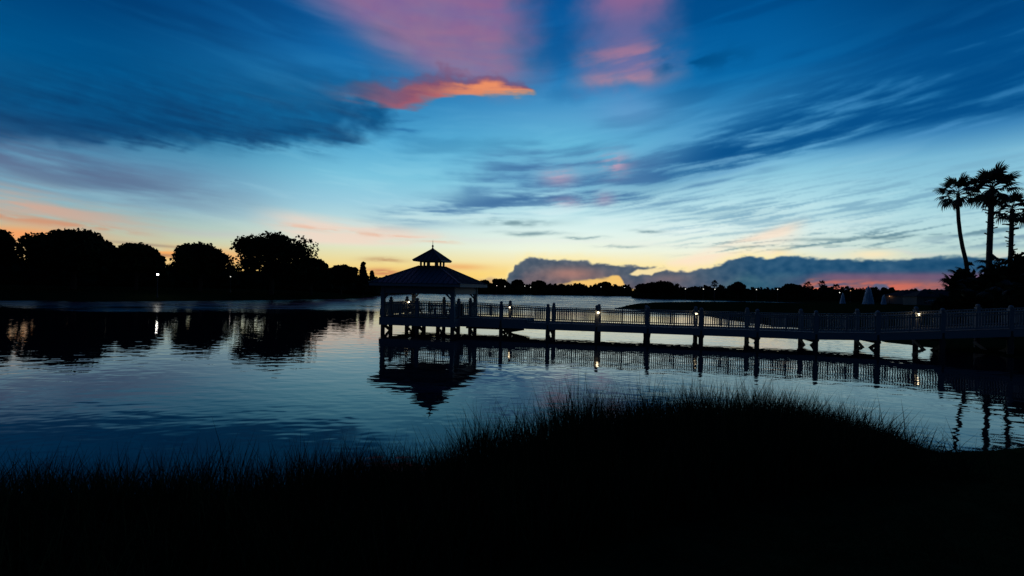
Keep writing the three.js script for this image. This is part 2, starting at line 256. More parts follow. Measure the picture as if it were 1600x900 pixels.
{
  const azs = []; for (let a = -180; a < 180;) { azs.push(a); a += Math.abs(a) < 60 ? 0.4 : 2.5; } azs.push(180);
  const rs = [0.05]; for (let r = 1; r < farAway * 0.95; r *= r < 60 ? 1.035 : 1.03) rs.push(r);
  const pos = [], uv = [], idx = [], n = azs.length;
  rs.forEach((r) => azs.forEach((a) => { const x = Math.sin(a * D2R) * r, z = -Math.cos(a * D2R) * r; pos.push(x, groundAt(x, z), z); uv.push(x / 4, z / 4); }));
  for (let i = 0; i + 1 < rs.length; i++) for (let j = 0; j + 1 < n; j++) { const a = i * n + j; idx.push(a, a + n, a + 1, a + 1, a + n, a + n + 1); }
  const g = fromArrays(pos, idx, uv);
  if (g.attributes.normal.getY(5000) < 0) { for (let i = 0; i < idx.length; i += 3) [idx[i], idx[i + 1]] = [idx[i + 1], idx[i]]; g.setIndex(idx); g.computeVertexNormals(); }
  structure('ground', g, M.grass);
}

// ------------------------------------------------------------------ lake: ripples as a normal map (metres), wind-ruffled patches as roughness
{
  const N = 1024, TILE = 28, hx = new Float32Array(N * N), hz = new Float32Array(N * N), waves = [];
  seed(41);
  for (let i = 0; i < 90; i++) {
    const lam = Math.exp(rr(Math.log(0.22), Math.log(2.4))), dir = 1.35 + (rnd() + rnd() + rnd() - 1.5) * 1.15, kx = Math.round((Math.cos(dir) * TILE) / lam), kz = Math.round((Math.sin(dir) * TILE) / lam);
    waves.push([kx, kz, rr(0, 6.28), 0.00014 * Math.pow(lam, 0.7)]);
  }
  const tab = new Float32Array(4096); for (let i = 0; i < 4096; i++) tab[i] = Math.cos((i / 4096) * 2 * Math.PI);
  for (const [kx, kz, ph, amp] of waves) {
    const sx = amp * (kx / TILE) * 2 * Math.PI, sz = amp * (kz / TILE) * 2 * Math.PI, p0 = (ph / 6.28318) * 4096;
    for (let y = 0; y < N; y++) { let p = p0 + ((kz * y) / N) * 4096 + 4096 * 4096; const dp = (kx / N) * 4096; for (let x = 0; x < N; x++) { const c = tab[(p | 0) & 4095]; hx[y * N + x] += sx * c; hz[y * N + x] += sz * c; p += dp; } }
  }
  const MAXS = 0.035, d = new Float32Array(N * N * 4);
  for (let i = 0; i < N * N; i++) {
    d[i * 4] = 0.5 - 0.5 * clamp(hx[i] / MAXS, -1, 1); d[i * 4 + 1] = 0.5 - 0.5 * clamp(hz[i] / MAXS, -1, 1); d[i * 4 + 2] = 1; d[i * 4 + 3] = 1;
  }
  const nt = new THREE.DataTexture(d, N, N, THREE.RGBAFormat, THREE.FloatType); nt.wrapS = nt.wrapT = THREE.RepeatWrapping; nt.magFilter = THREE.LinearFilter; nt.needsUpdate = true;
  const X0 = -420, X1 = 420, Z0 = -420, Z1 = 60, RN = 1024, rough = noiseTexture(RN, 1, (u, v) => {
    const x = lerp(X0, X1, u), z = lerp(Z1, Z0, v), dd = -z;
    const n = fbm3(x / 26, 2, z / 16, 4), wind = ss(54, 74, dd + 30 * n - 0.12 * Math.min(x, 0) - 0.35 * Math.max(0, -x - 52)) * ss(-78, -58, x + 30 * n), v1 = 0.02 + 0.36 * wind * clamp(0.8 + 1.3 * fbm3(x / 9, 5, z / 5, 3));
    return [v1, v1, v1];
  });
  rough.wrapS = rough.wrapT = THREE.ClampToEdgeWrapping; rough.channel = 1;
  const g = new THREE.BufferGeometry();
  g.setAttribute('position', new THREE.Float32BufferAttribute([X0, 0, Z1, X1, 0, Z1, X1, 0, Z0, X0, 0, Z0], 3));
  g.setAttribute('normal', new THREE.Float32BufferAttribute([0, 1, 0, 0, 1, 0, 0, 1, 0, 0, 1, 0], 3));
  g.setAttribute('uv', new THREE.Float32BufferAttribute([X0 / TILE, -Z1 / TILE, X1 / TILE, -Z1 / TILE, X1 / TILE, -Z0 / TILE, X0 / TILE, -Z0 / TILE], 2));
  g.setAttribute('uv1', new THREE.Float32BufferAttribute([0, 0, 1, 0, 1, 1, 0, 1], 2));
  g.setIndex([0, 1, 2, 0, 2, 3]);
  const water = new THREE.MeshPhysicalMaterial({ color: new THREE.Color().setRGB(0.004, 0.011, 0.018), roughness: 1, roughnessMap: rough, ior: 1.333, specularIntensity: 0.95, normalMap: nt, normalScale: new THREE.Vector2(MAXS, MAXS) });
  structure('lake_water', g, water);
}

// ------------------------------------------------------------------ lamps shared by all
function bulb(parent, r, [x, y, z], color, glow, candela) {
  const m = new THREE.MeshStandardMaterial({ color: 0xffffff, emissive: new THREE.Color().setRGB(...color), emissiveIntensity: glow, roughness: 0.4 });
  const b = part('lamp_globe', new THREE.SphereGeometry(r, 16, 10), m, parent); b.position.set(x, y, z);
  const l = new THREE.PointLight(new THREE.Color().setRGB(...color), candela, 0, 2); l.castShadow = true; l.position.set(x, y, z); l.shadow.radius = r / 0.02; l.shadow.bias = -0.002; parent.add(l);
  return b;
}
const WARM = [1, 0.8, 0.5], COOL = [1, 0.97, 0.86];

// ------------------------------------------------------------------ boardwalk frame: local x runs along it towards the right shore, local z towards the viewer
const BAY = 3.255, WIDE = 2.7, TURN = -13.03 * D2R, ORG = [2.463, 0.13, -33.7];
const toWorld = (x, y, z) => new THREE.Vector3(x, y, z).applyAxisAngle(new THREE.Vector3(0, 1, 0), TURN).add(new THREE.Vector3(...ORG));
const deckY = (x) => (x < -1.5 ? 0.95 : poly([[0, 0.75], [5 * BAY, 0.77], [6 * BAY, 0.86], [7 * BAY, 1.1], [8 * BAY, 1.34], [9 * BAY, 1.55], [11 * BAY, 1.62]], x));
const railY = (x) => poly([[-6.4, 1.95], [-BAY, 1.86], [0, 1.76], [5 * BAY, 1.78], [6 * BAY, 1.87], [7 * BAY, 2.11], [8 * BAY, 2.35], [9 * BAY, 2.56], [11 * BAY, 2.63]], x);
const balGeo = {}; // balusters of equal length share a geometry
const balusterGeo = (h) => { const k = h.toFixed(2); return (balGeo[k] ??= box(0.044, +k, 0.044, 0, +k / 2, 0)); };
const capGeo = (() => { const g = merge([box(0.26, 0.05, 0.26, 0, 0.025, 0), new THREE.SphereGeometry(0.115, 14, 10).translate(0, 0.14, 0), new THREE.CylinderGeometry(0.06, 0.08, 0.06, 10).translate(0, 0.06, 0)]); return g; })();
function railPost(parent, x, y0, y1, z, w = 0.2) { const p = part('post', box(w, y1 - y0, w, 0, (y1 - y0) / 2, 0), M.paint, parent); p.position.set(x, y0, z); const c = part('post_cap', capGeo, M.paint, p); c.position.y = y1 - y0; return p; }
let balustersLeft = 300; const restBalusters = [];
function railing(parent, a, b, yDeckA, yDeckB, yRailA, yRailB, spare) {       // a, b: [x, z]
  const len = Math.hypot(b[0] - a[0], b[1] - a[1]);
  const P = (t, y) => [lerp(a[0], b[0], t), y, lerp(a[1], b[1], t)];
  part('top_rail', bar(P(0, yRailA - 0.02), P(1, yRailB - 0.02), 0.14, 0.045), M.paint, parent);
  part('under_rail', bar(P(0, yRailA - 0.17), P(1, yRailB - 0.17), 0.05, 0.07), M.paint, parent);
  part('bottom_rail', bar(P(0, yDeckA + 0.1), P(1, yDeckB + 0.1), 0.05, 0.07), M.paint, parent);
  const n = Math.max(1, Math.round(len / 0.137));
  for (let i = 1; i < n; i++) {
    const t = i / n, y0 = lerp(yDeckA, yDeckB, t) + 0.07, y1 = lerp(yRailA, yRailB, t) - 0.04;
    if (i === Math.round(n / 2) && len > 2.4) { const s = part('stile', box(0.09, y1 - y0 + 0.08, 0.09, 0, (y1 - y0) / 2, 0), M.paint, parent); s.position.set(...P(t, y0)); continue; }
    const g = balusterGeo(y1 - y0);
    if (spare.left-- > 0) { const m = part('baluster', g, M.paint, parent); m.position.set(...P(t, y0)); } else spare.rest.push(g.clone().translate(...P(t, y0)));
  }
}
const pileGeo = (h) => new THREE.CylinderGeometry(0.14, 0.155, h, 12).translate(0, h / 2, 0);
function crossBraces(parent, x, za, zb, y0, y1) {  // planks crossing between two piles, a pair on each face
  for (const [o, p, q] of [[0.17, za, zb], [-0.17, zb, za]]) part('brace', bar([x + o, y1, p], [x + o, y0, q], 0.05, 0.2), M.wood, parent);
}

const walk = thing('boardwalk', 'long white railed boardwalk on piles reaching from the gazebo to the right shore', 'boardwalk', ORG, TURN);
{
  const spare = { left: 300, rest: [] }, ends = [-6.36, -BAY]; for (let n = 0; n <= 10; n++) ends.push(n * BAY);
  // deck boards laid across, joined (each is under a pixel)
  const boards = []; for (let x = -6.34; x < 10.5 * BAY; x += 0.15) { if (Math.abs(x + 1.5) < 0.08) continue; boards.push(box(0.14, 0.04, WIDE + 0.16, x + 0.07, deckY(x + 0.07) - 0.02, -WIDE / 2)); }
  part('deck_boards', merge(boards), M.board, walk).userData.kind = 'stuff';
  // front and rear fascia, stringers
  for (const z of [0.1, -WIDE - 0.1]) {
    part('fascia', bar([-6.36, 0.63, z], [-1.5, 0.63, z], 0.05, 0.6), M.paint, walk);
    for (let i = 2; i < ends.length - 1; i++) { const a = i === 2 ? -1.5 : ends[i], b = ends[i + 1], ya = i === 2 ? 0.75 : deckY(a), yb = deckY(b); part('fascia', bar([a, ya - 0.23, z], [b, yb - 0.23, z], 0.05, 0.4), M.paint, walk); }
  }
  part('step', box(0.06, 0.24, WIDE + 0.1, -1.47, 0.83, -WIDE / 2), M.paint, walk);
  for (const z of [-0.7, -WIDE / 2, -2.0]) for (let i = 0; i < ends.length - 1; i++) part('stringer', bar([ends[i], deckY(ends[i] + 0.01) - 0.16, z], [ends[i + 1], deckY(ends[i + 1] - 0.01) - 0.16, z], 0.08, 0.22), M.wood, walk);
  // bents with piles, beams and braces; posts on top
  for (let n = -1; n <= 9; n++) {
    const x = n * BAY, y = deckY(x - 0.01), low = -1.4;
    for (const z of [0, -WIDE]) { const p = part('pile', pileGeo(y - 0.1 - low), M.wood, walk); p.position.set(x, low, z); railPost(walk, x, y - 0.4, railY(x) + 0.06, z, 0.21); }
    part('cap_beam', box(0.16, 0.24, WIDE + 0.3, x, y - 0.5, -WIDE / 2), M.wood, walk);
    crossBraces(walk, x, 0, -WIDE, -0.72, 0.36);
  }
  // railings
  for (const z of [0, -WIDE]) for (let i = 0; i < ends.length - 1; i++) {
    const a = ends[i], b = ends[i + 1];
    if (i === 1) { railing(walk, [a, z], [-1.5, z], 0.95, 0.95, railY(a), railY(-1.5), spare); railing(walk, [-1.5, z], [b, z], 0.75, 0.75, railY(-1.5), railY(b), spare); } else railing(walk, [a, z], [b, z], deckY(a), deckY(b - 0.01), railY(a), railY(b), spare);
  }
  if (spare.rest.length) part('baluster_rows', merge(spare.rest), M.paint, walk).userData.kind = 'stuff';
  // made-up timbers, added to darken the space under the landing
  for (const z of [-0.4, -1.0, -1.7, -2.3]) part('darkening_joist', bar([-5.9, 0.3, z], [-2.2, 0.3, z], 0.12, 0.26), M.wood, walk);
  for (const z of [-0.3, -2.4]) part('darkening_brace', bar([-1.7, 0.3, z], [-3.3, 0.0, z], 0.1, 0.2), M.wood, walk);
}

// ------------------------------------------------------------------ gazebo: square, metal hip roof with cupola
const GX = -8.945, GZ = -1.385, HS = 2.585;
const gp = toWorld(GX, 0, GZ);
const gazebo = thing('gazebo', 'square lakeside gazebo with hipped metal roof, cupola and spire at the end of the boardwalk', 'gazebo', [gp.x, 0.13, gp.z], TURN);
{
  const G = gazebo, deck = 0.95, spare = { left: 300, rest: [] }, boards = [];
  for (let x = -HS - 0.1; x < HS + 0.05; x += 0.15) boards.push(box(0.14, 0.04, 2 * HS + 0.24, x + 0.07, deck - 0.02, 0));
  part('deck_boards', merge(boards), M.board, G).userData.kind = 'stuff';
  for (const s of [-1, 1]) { part('fascia', box(2 * HS + 0.4, 0.56, 0.05, 0, deck - 0.33, s * (HS + 0.16)), M.paint, G); part('fascia', box(0.05, 0.56, 2 * HS + 0.27, s * (HS + 0.175), deck - 0.33, 0), M.paint, G); }
  const zs = [HS, 1.385, -1.315, -HS];
  for (const x of [-HS, 0, HS]) {
    for (const z of zs) { const p = part('pile', pileGeo(1.4 + deck - 0.1), M.wood, G); p.position.set(x, -1.4, z); }
    part('cap_beam', box(0.16, 0.26, 2 * HS + 0.36, x, deck - 0.5, 0), M.wood, G);
    part('brace', bar([x, 0.4, zs[0]], [x, -0.75, zs[0] - 2.6], 0.1, 0.2), M.wood, G); part('brace', bar([x, 0.4, zs[3]], [x, -0.75, zs[3] + 2.6], 0.1, 0.2), M.wood, G);
  }
  // columns with base, capital and knee brackets; header beams
  for (const x of [-HS, HS]) for (const z of [-HS, HS]) {
    const c = part('column', box(0.26, 2.42, 0.26, 0, 1.21, 0), M.paint, G); c.position.set(x, deck - 0.25, z);
    part('column_base', box(0.34, 0.5, 0.34, 0, 0.5, 0), M.paint, c); part('capital', box(0.34, 0.1, 0.34, 0, 1.83, 0), M.paint, c);
    const sx = -Math.sign(x), sz = -Math.sign(z);
    part('knee_bracket', bar([0.1 * sx, 1.5, 0], [0.5 * sx, 1.9, 0], 0.1), M.paint, c); part('knee_bracket', bar([0, 1.5, 0.1 * sz], [0, 1.9, 0.5 * sz], 0.1), M.paint, c);
  }
  for (const s of [-1, 1]) { part('header_beam', box(2 * HS + 0.3, 0.62, 0.18, 0, 2.88, s * HS), M.paint, G); part('header_beam', box(0.18, 0.62, 2 * HS - 0.2, s * HS, 2.875, 0), M.paint, G); }
  // rail posts and railings; the right side is open between its posts
  for (const [x, z] of [[-HS, 1.385], [-HS, -1.315], [0, HS], [0, -HS], [HS, 1.385], [HS, -1.315]]) railPost(G, x, deck - 0.5, 2.04, z, 0.23);
  const R = (a, b) => railing(G, a, b, deck, deck, 1.93, 1.93, spare);
  R([-HS, HS], [0, HS]); R([0, HS], [HS, HS]); R([-HS, -HS], [0, -HS]); R([0, -HS], [HS, -HS]);
  R([-HS, HS], [-HS, 1.385]); R([-HS, 1.385], [-HS, -1.315]); R([-HS, -1.315], [-HS, -HS]); R([HS, HS], [HS, 1.385]); R([HS, -1.315], [HS, -HS]);
  if (spare.rest.length) part('baluster_rows', merge(spare.rest), M.paint, G).userData.kind = 'stuff';
  // hip roofs: four slopes, standing seams, hip caps, eave boards
  function hip(name, e0, y0, e1, y1, seamStep, th, eaveH) {
    const roof = group(name, G);
    for (let k = 0; k < 4; k++) {
      const s = group('roof_face', roof); s.rotation.y = (k * Math.PI) / 2;
      const top = [[-e0, y0, e0], [e0, y0, e0], [e1, y1, e1], [-e1, y1, e1]], low = top.map(([x, y, z]) => [x, y - th, z]);
      const v = [...top, ...low].flat(), f = [0, 1, 2, 0, 2, 3, 4, 6, 5, 4, 7, 6, 0, 4, 5, 0, 5, 1];
      const g = fromArrays(v, f).toNonIndexed(); g.computeVertexNormals(); s.name = 'roof_slope';
      roof.remove(s); const face = part('roof_slope', g, M.metalRoof, roof); face.rotation.y = (k * Math.PI) / 2;
      const seams = []; for (let x = -e0 + seamStep / 2; x < e0; x += seamStep) { const t = clamp((e0 - Math.abs(x)) / (e0 - e1 + 1e-6)); if (t < 0.05) continue; seams.push([x, t]); }
      for (const [x, t] of seams) { const m = part('seam', bar([x, y0 + 0.015, e0], [x, lerp(y0, y1, t) + 0.015, lerp(e0, e1, t)], 0.025, 0.04), M.metalRoof, roof); m.rotation.y = (k * Math.PI) / 2; }
      const hc = part('hip_cap', bar([e0, y0 + 0.01, e0], [e1, y1 + 0.01, e1], 0.12, 0.06), M.metalRoof, roof); hc.rotation.y = (k * Math.PI) / 2;
      const ev = part('eave_board', box(2 * e0 - 0.06, eaveH, 0.04, 0, y0 - th - eaveH / 2 + 0.03, e0 - 0.03), M.paint, roof); ev.rotation.y = (k * Math.PI) / 2;
    }
    return roof;
  }
  hip('roof', 3.33, 3.3, 0.74, 4.58, 0.37, 0.05, 0.2);
  const cup = group('cupola', G);
  for (const [x, z] of [[-1, -1], [1, -1], [1, 1], [-1, 1], [0, 1], [0, -1], [1, 0], [-1, 0]]) part('cupola_post', box(0.12, 0.56, 0.12, x * 0.64, 4.78, z * 0.64), M.paint, cup);
  for (const s of [-1, 1]) { part('cupola_sill', box(1.4, 0.08, 0.1, 0, 4.57, s * 0.68), M.paint, cup); part('cupola_sill', box(0.1, 0.08, 1.26, s * 0.68, 4.57, 0), M.paint, cup); part('cupola_head', box(1.38, 0.08, 0.08, 0, 5.02, s * 0.64), M.paint, cup); part('cupola_head', box(0.08, 0.08, 1.2, s * 0.64, 5.02, 0), M.paint, cup); }
  hip('cupola_roof', 1.1, 5.0, 0.03, 5.86, 0.3, 0.04, 0.08);
  const fin = [[0, 0], [0.09, 0], [0.1, 0.05], [0.05, 0.1], [0.045, 0.18], [0.085, 0.23], [0.06, 0.3], [0.02, 0.34], [0.014, 0.6], [0.002, 0.72]].map(([r, y]) => new THREE.Vector2(r, y));
  part('finial', new THREE.LatheGeometry(fin, 12), M.metalRoof, G).position.set(0, 5.84, 0);
}
// furniture on the gazebo deck
function onDeck(lx, lz) { const w = toWorld(GX + lx, 0.95, GZ + lz); return [w.x, 1.08, w.z]; }
function picnicTable(label, lx, lz, turn) {
  const t = thing('picnic_table', label, 'table', onDeck(lx, lz), TURN + turn, 'picnic tables in the gazebo');
  for (let i = 0; i < 5; i++) part('table_plank', box(1.7, 0.035, 0.13, 0, 0.735, (i - 2) * 0.14), M.board, t);
  for (const s of [-1, 1]) {
    for (const o of [0, 0.14]) part('bench_plank', box(1.7, 0.035, 0.13, 0, 0.44, s * (0.6 + o)), M.board, t);
    for (const e of [-1, 1]) part('leg', bar([s * 0.6, 0.02, e * 0.62], [s * 0.6, 0.715, e * 0.22], 0.05, 0.1), M.board, t);
    part('bench_beam', box(0.05, 0.09, 1.5, s * 0.655, 0.375, 0), M.board, t);
  }
  return t;
}
picnicTable('picnic table seen side-on in the middle of the gazebo deck', 0.35, -0.9, 0.1);
picnicTable('picnic table seen end-on behind the left railing of the gazebo', -1.75, -0.2, 1.45);
{
  const b = thing('litter_bin', 'dark square litter bin beside the gazebo entrance posts', 'bin', onDeck(2.15, -0.15), TURN);
  part('bin_body', box(0.52, 0.78, 0.52, 0, 0.41, 0), M.black, b); part('bin_base', box(0.46, 0.04, 0.46, 0, 0.02, 0), M.steel, b);
  const lid = part('bin_lid', new THREE.CylinderGeometry(0.2, 0.39, 0.14, 4, 1).rotateY(Math.PI / 4).translate(0, 0.87, 0), M.steel, b); part('handle', box(0.16, 0.04, 0.05, 0, 0.96, 0), M.steel, lid);
}
// lamps on the railing posts
function postLamp(label, x, y, z, dx, dz) {
  const w = toWorld(x, 0, z), o = thing('post_lamp', label, 'lamp', [w.x, y + 0.13, w.z], TURN, 'lamps on the boardwalk posts');
  part('bracket', bar([0, 0.11, 0], [dx, 0.11, dz], 0.035), M.steel, o);
  part('lamp_hood', new THREE.CylinderGeometry(0.03, 0.1, 0.05, 14).translate(dx, 0.1, dz), M.steel, o);
  bulb(o, 0.07, [dx, 0, dz], WARM, 6, 0.03);
}
postLamp('small lit lamp on the left railing post of the gazebo', GX - HS, 1.82, GZ - 1.315, 0.2, 0.12);
postLamp('small lit lamp on the rear post of the raised landing beside the gazebo', -BAY, 1.66, -WIDE, -0.02, 0.2);
postLamp('small lit lamp on the front boardwalk post, second bay from the landing', BAY, 1.58, 0, 0.1, 0.19);
postLamp('small lit lamp on a boardwalk post near the middle of the span', 3 * BAY, 1.58, -WIDE, 0.03, 0.2);
postLamp('bright lamp on the boardwalk post nearest the right shore', 7 * BAY, 1.93, -WIDE, 0.06, 0.22);

// ------------------------------------------------------------------ trees
function leafQuad(pos, x, y, z, s, long) {     // a bent leaf spray: two triangles, any direction
  const u = rr(0, 6.283), c = rr(-1, 1), q = Math.sqrt(1 - c * c), ax = q * Math.cos(u), ay = c, az = q * Math.sin(u);
  let bx = rr(-1, 1), by = rr(-1, 1), bz = rr(-1, 1); const dot = ax * bx + ay * by + az * bz; bx -= dot * ax; by -= dot * ay; bz -= dot * az; const l = Math.hypot(bx, by, bz) || 1; bx /= l; by /= l; bz /= l;
  const L = s * long, w = s * 0.5;
  pos.push(x - ax * L, y - ay * L, z - az * L, x + bx * w, y + by * w, z + bz * w, x + ax * L, y + ay * L, z + az * L, x - ax * L, y - ay * L, z - az * L, x + ax * L, y + ay * L, z + az * L, x - bx * w, y - by * w + 0.1 * s, z - bz * w);
}
const icoCore = new THREE.IcosahedronGeometry(1, 2).attributes.position;
function lobe(pos, [cx, cy, cz], [rx, ry, rz], leaves, size, core = 0.72, long = 0.8) {
  if (core > 0) for (let i = 0; i < icoCore.count; i++) { const x = icoCore.getX(i), y = icoCore.getY(i), z = icoCore.getZ(i), k = core * (1 + 0.35 * perlin.noise(x * 2.2 + cx, y * 2.2 + cy, z * 2.2 + cz)); pos.push(cx + x * rx * k, cy + y * ry * k, cz + z * rz * k); }
  for (let i = 0; i < leaves; i++) {
    const u = rr(0, 6.283), c = rr(-1, 1), q = Math.sqrt(1 - c * c), x = q * Math.cos(u), y = c, z = q * Math.sin(u), f = Math.pow(rnd(), 0.3) * (1 + 0.3 * perlin.noise(x * 2.6 + cx * 1.7, y * 2.6 + cy, z * 2.6 + cz * 1.3));
    leafQuad(pos, cx + x * rx * f, cy + y * ry * f, cz + z * rz * f, size * rr(0.6, 1.3), long);
  }
}
function branchGeo(path, r0, r1) { const c = new THREE.CatmullRomCurve3(path.map((p) => new THREE.Vector3(...p))), n = 10, g = new THREE.TubeGeometry(c, n, 1, 8, false), p = g.attributes.position; for (let i = 0; i <= n; i++) { const q = c.getPointAt(i / n), r = lerp(r0, r1, i / n); for (let j = 0; j <= 8; j++) { const k = i * 9 + j; p.setXYZ(k, q.x + (p.getX(k) - q.x) * r, q.y + (p.getY(k) - q.y) * r, q.z + (p.getZ(k) - q.z) * r); } } g.computeVertexNormals(); return g; }
function broadTree(label, px, d, height, width, o = {}) {
  const { s = 1, leaf = 0.42, open = false, n = 11, grp, lift = 0.3, mat = M.oakLeaf, name = 'oak_tree' } = o;
  seed(s * 977 + 13);
  const [x, z] = at(T(px), d), y = Math.max(groundAt(x, z), 0.05) - 0.1, t = thing(name, label, 'tree', [x, y, z], 0, grp), pos = [], limbs = [], h = height, w = width / 2, base = h * lift;
  limbs.push(branchGeo([[0, 0, 0], [rr(-0.2, 0.2), h * 0.2, 0], [rr(-0.4, 0.4), h * 0.42, rr(-0.3, 0.3)], [rr(-0.5, 0.5), h * 0.7, 0]], 0.045 * h, 0.012 * h));
  for (let i = 0; i < n; i++) {
    const a = (i / n) * 6.283 + rr(-0.3, 0.3), e = i % 3 === 0 ? rr(0.1, 0.35) : rr(0.45, 0.78), cx = Math.cos(a) * w * e, cz = Math.sin(a) * w * e * 0.8, dome = Math.sqrt(Math.max(0, 1 - (e / 1.05) ** 2));
    const r = w * rr(0.2, 0.38), cy = Math.min(base + (h - base) * (0.06 + 0.86 * Math.pow(dome, 1.25) * rr(0.86, 1.02)), h - r * 0.74);
    limbs.push(branchGeo([[0, h * rr(0.18, 0.34), 0], [cx * 0.4, lerp(h * 0.3, cy, 0.5), cz * 0.4], [cx, cy, cz]], 0.017 * h, 0.005 * h));
    lobe(pos, [cx, cy, cz], [r * 1.15, r * 0.82, r * 1.1], open ? 400 : 700, leaf, open ? 0.34 : 0.7);
    if (!open || i % 2) lobe(pos, [cx * 0.8, lerp(base, cy, 0.45), cz * 0.8], [r, r * 0.75, r], open ? 150 : 420, leaf, open ? 0.4 : 0.75);
  }
  for (let i = 0; i < 110; i++) { const a = rr(0, 6.283), e = rr(0.35, 1.0), q = Math.sqrt(1 - Math.min(1, e * e) * 0.9); lobe(pos, [Math.cos(a) * w * e * 0.95, base + (h - base) * clamp(q * rr(0.45, 0.97)), Math.sin(a) * w * e * 0.8], [w * 0.13, w * 0.1, w * 0.13], 34, leaf * 0.9, 0); }
  part('trunk', merge(limbs), M.trunk, t); part('crown', fromArrays(pos), mat, t); return t;
}
function conifer(label, px, d, height, width, s, grp) {
  seed(s * 331 + 5); const [x, z] = at(T(px), d), t = thing('pine_tree', label, 'tree', [x, Math.max(groundAt(x, z), 0.05) - 0.1, z], 0, grp), pos = [], limbs = [branchGeo([[0, 0, 0], [0.1, height * 0.5, 0], [0, height * 0.97, 0]], 0.022 * height, 0.004 * height)];
  for (let k = 0; k < 13; k++) { const f = k / 12, y = height * (0.18 + 0.78 * f), r = (width / 2) * (1 - f * 0.86) * rr(0.75, 1.1); for (let j = 0; j < 5; j++) { const a = rr(0, 6.283); limbs.push(branchGeo([[0, y - 0.2, 0], [Math.cos(a) * r * 0.5, y, Math.sin(a) * r * 0.5], [Math.cos(a) * r, y - 0.1, Math.sin(a) * r]], 0.05, 0.015)); lobe(pos, [Math.cos(a) * r * 0.6, y, Math.sin(a) * r * 0.6], [r * 0.5 + 0.2, 0.28 + height * 0.025, r * 0.5 + 0.2], 60, 0.34, 0.55); } }
  part('trunk', merge(limbs), M.trunk, t); part('crown', fromArrays(pos), M.pineLeaf, t); return t;
}
const GL = 'trees on the left bank';
broadTree('round oak cut by the left edge of the picture, with ragged crown', -24, 84, 9.9, 10.6, { s: 1, grp: GL });
broadTree('widest dome-shaped oak of the left bank', 114, 88, 10.2, 15.2, { s: 2, grp: GL, n: 13 });
broadTree('lower oak to the right of the widest dome-shaped oak', 212, 92, 8.5, 9.6, { s: 3, grp: GL, n: 9 });
broadTree('twin-lobed oak between the white street lamp and the tallest spreading tree', 312, 98, 9.4, 11.2, { s: 4, grp: GL, n: 9 });
broadTree('tallest spreading tree of the left bank with sky showing through its crown', 424, 104, 12.7, 18.8, { s: 5, grp: GL, open: true, n: 14, lift: 0.22 });
broadTree('low rounded tree just right of the tallest spreading tree', 486, 112, 8.2, 9.5, { s: 6, grp: GL, n: 8 });
broadTree('small flat-topped tree half way between the spreading tree and the gazebo', 533, 124, 7.4, 9.5, { s: 7, grp: GL, n: 8 });
conifer('slender pointed conifer left of the gazebo roof', 567, 134, 9.2, 4.2, 1, GL);
conifer('short conifer just touching the left eave of the gazebo', 581, 140, 7.2, 3.8, 2, GL);
// dark mass of undergrowth behind the left trees: one hedge-like wood
function wood(name, label, line, hgt, step, s, leaf = 0.6) {
  seed(s); const pos = [];
  for (let i = 0; i + 1 < line.length; i++) {
    const [ax, az] = line[i], [bx, bz] = line[i + 1], L = Math.hypot(bx - ax, bz - az), n = Math.max(1, Math.round(L / step));
    for (let k = 0; k < n; k++) for (const back of [0, 1, 2]) {
      const t = (k + 0.33 * back + rr(0, 0.5)) / n, x = lerp(ax, bx, t) + rr(-1, 1), z = lerp(az, bz, t) - back * 4 + rr(-1.5, 1.5), g = Math.max(0.1, groundAt(x, z)), h = hgt * rr(0.72, 1.12) * (1 + 0.2 * perlin.noise(x / 14, 4, z / 14));
      lobe(pos, [x, g + h * 0.5, z], [step * rr(0.65, 1.0), h * 0.53, step * 0.7], 120, leaf, 0.86); lobe(pos, [x, g + 0.9, z], [step * 1.05, 1.7, step * 0.6], 30, leaf, 0.95); for (let j = 0; j < 3; j++) lobe(pos, [x + rr(-1.4, 1.4), g + h * rr(0.85, 1.06), z], [0.5, rr(0.4, 0.8), 0.5], 22, leaf * 0.8, 0.4);
    }
  }
  const m = part(name, fromArrays(pos), M.darkLeaf, scene); m.userData = { kind: 'stuff', label, category: 'woodland' }; return m;
}
wood('undergrowth', 'dark mass of undergrowth beneath and behind the left bank trees', [at(T(-160), 92), at(T(120), 100), at(T(330), 112), at(T(470), 126), at(T(560), 146), at(T(600), 188), at(T(634), 204)], 4.6, 3.2, 101);
wood('far_woodland', 'low dark woodland lining the far shore across the lake', [at(T(628), 236), at(T(700), 240), at(T(800), 248), at(T(880), 262), at(T(985), 274)], 4.7, 3.6, 102, 0.75);
wood('far_woodland', 'low dark woodland behind the grassy spit on the right', [at(T(996), 212), at(T(1040), 203), at(T(1165), 196), at(T(1300), 188), at(T(1420), 184), at(T(1560), 182)], 4.4, 3.2, 103, 0.7);
scene.children[scene.children.length - 1].name = 'spit_woodland';
// single trees that stand out along the far shore
const GF = 'trees standing out along the far shore';
const farTrees = [[757, 246, 6.3, 6, 'first'], [781, 248, 7.0, 9, 'second'], [809, 252, 6.9, 6.5, 'third'], [842, 256, 6.8, 8.5, 'fourth'], [945, 268, 7.0, 8, 'fifth'], [1007, 207, 5.9, 6.5, 'sixth'], [1034, 202, 6.6, 11, 'seventh'], [1153, 194, 6.6, 6, 'eighth'], [1238, 190, 6.0, 6.5, 'ninth']];
farTrees.forEach(([px, d, h, w, nth], i) => broadTree(`${nth} rounded tree from the gazebo, standing out of the far treeline`, px, d, h, w, { s: 20 + i, grp: GF, n: 9, leaf: 0.5, lift: 0.35, open: true, mat: M.darkLeaf, name: 'shore_tree' }));

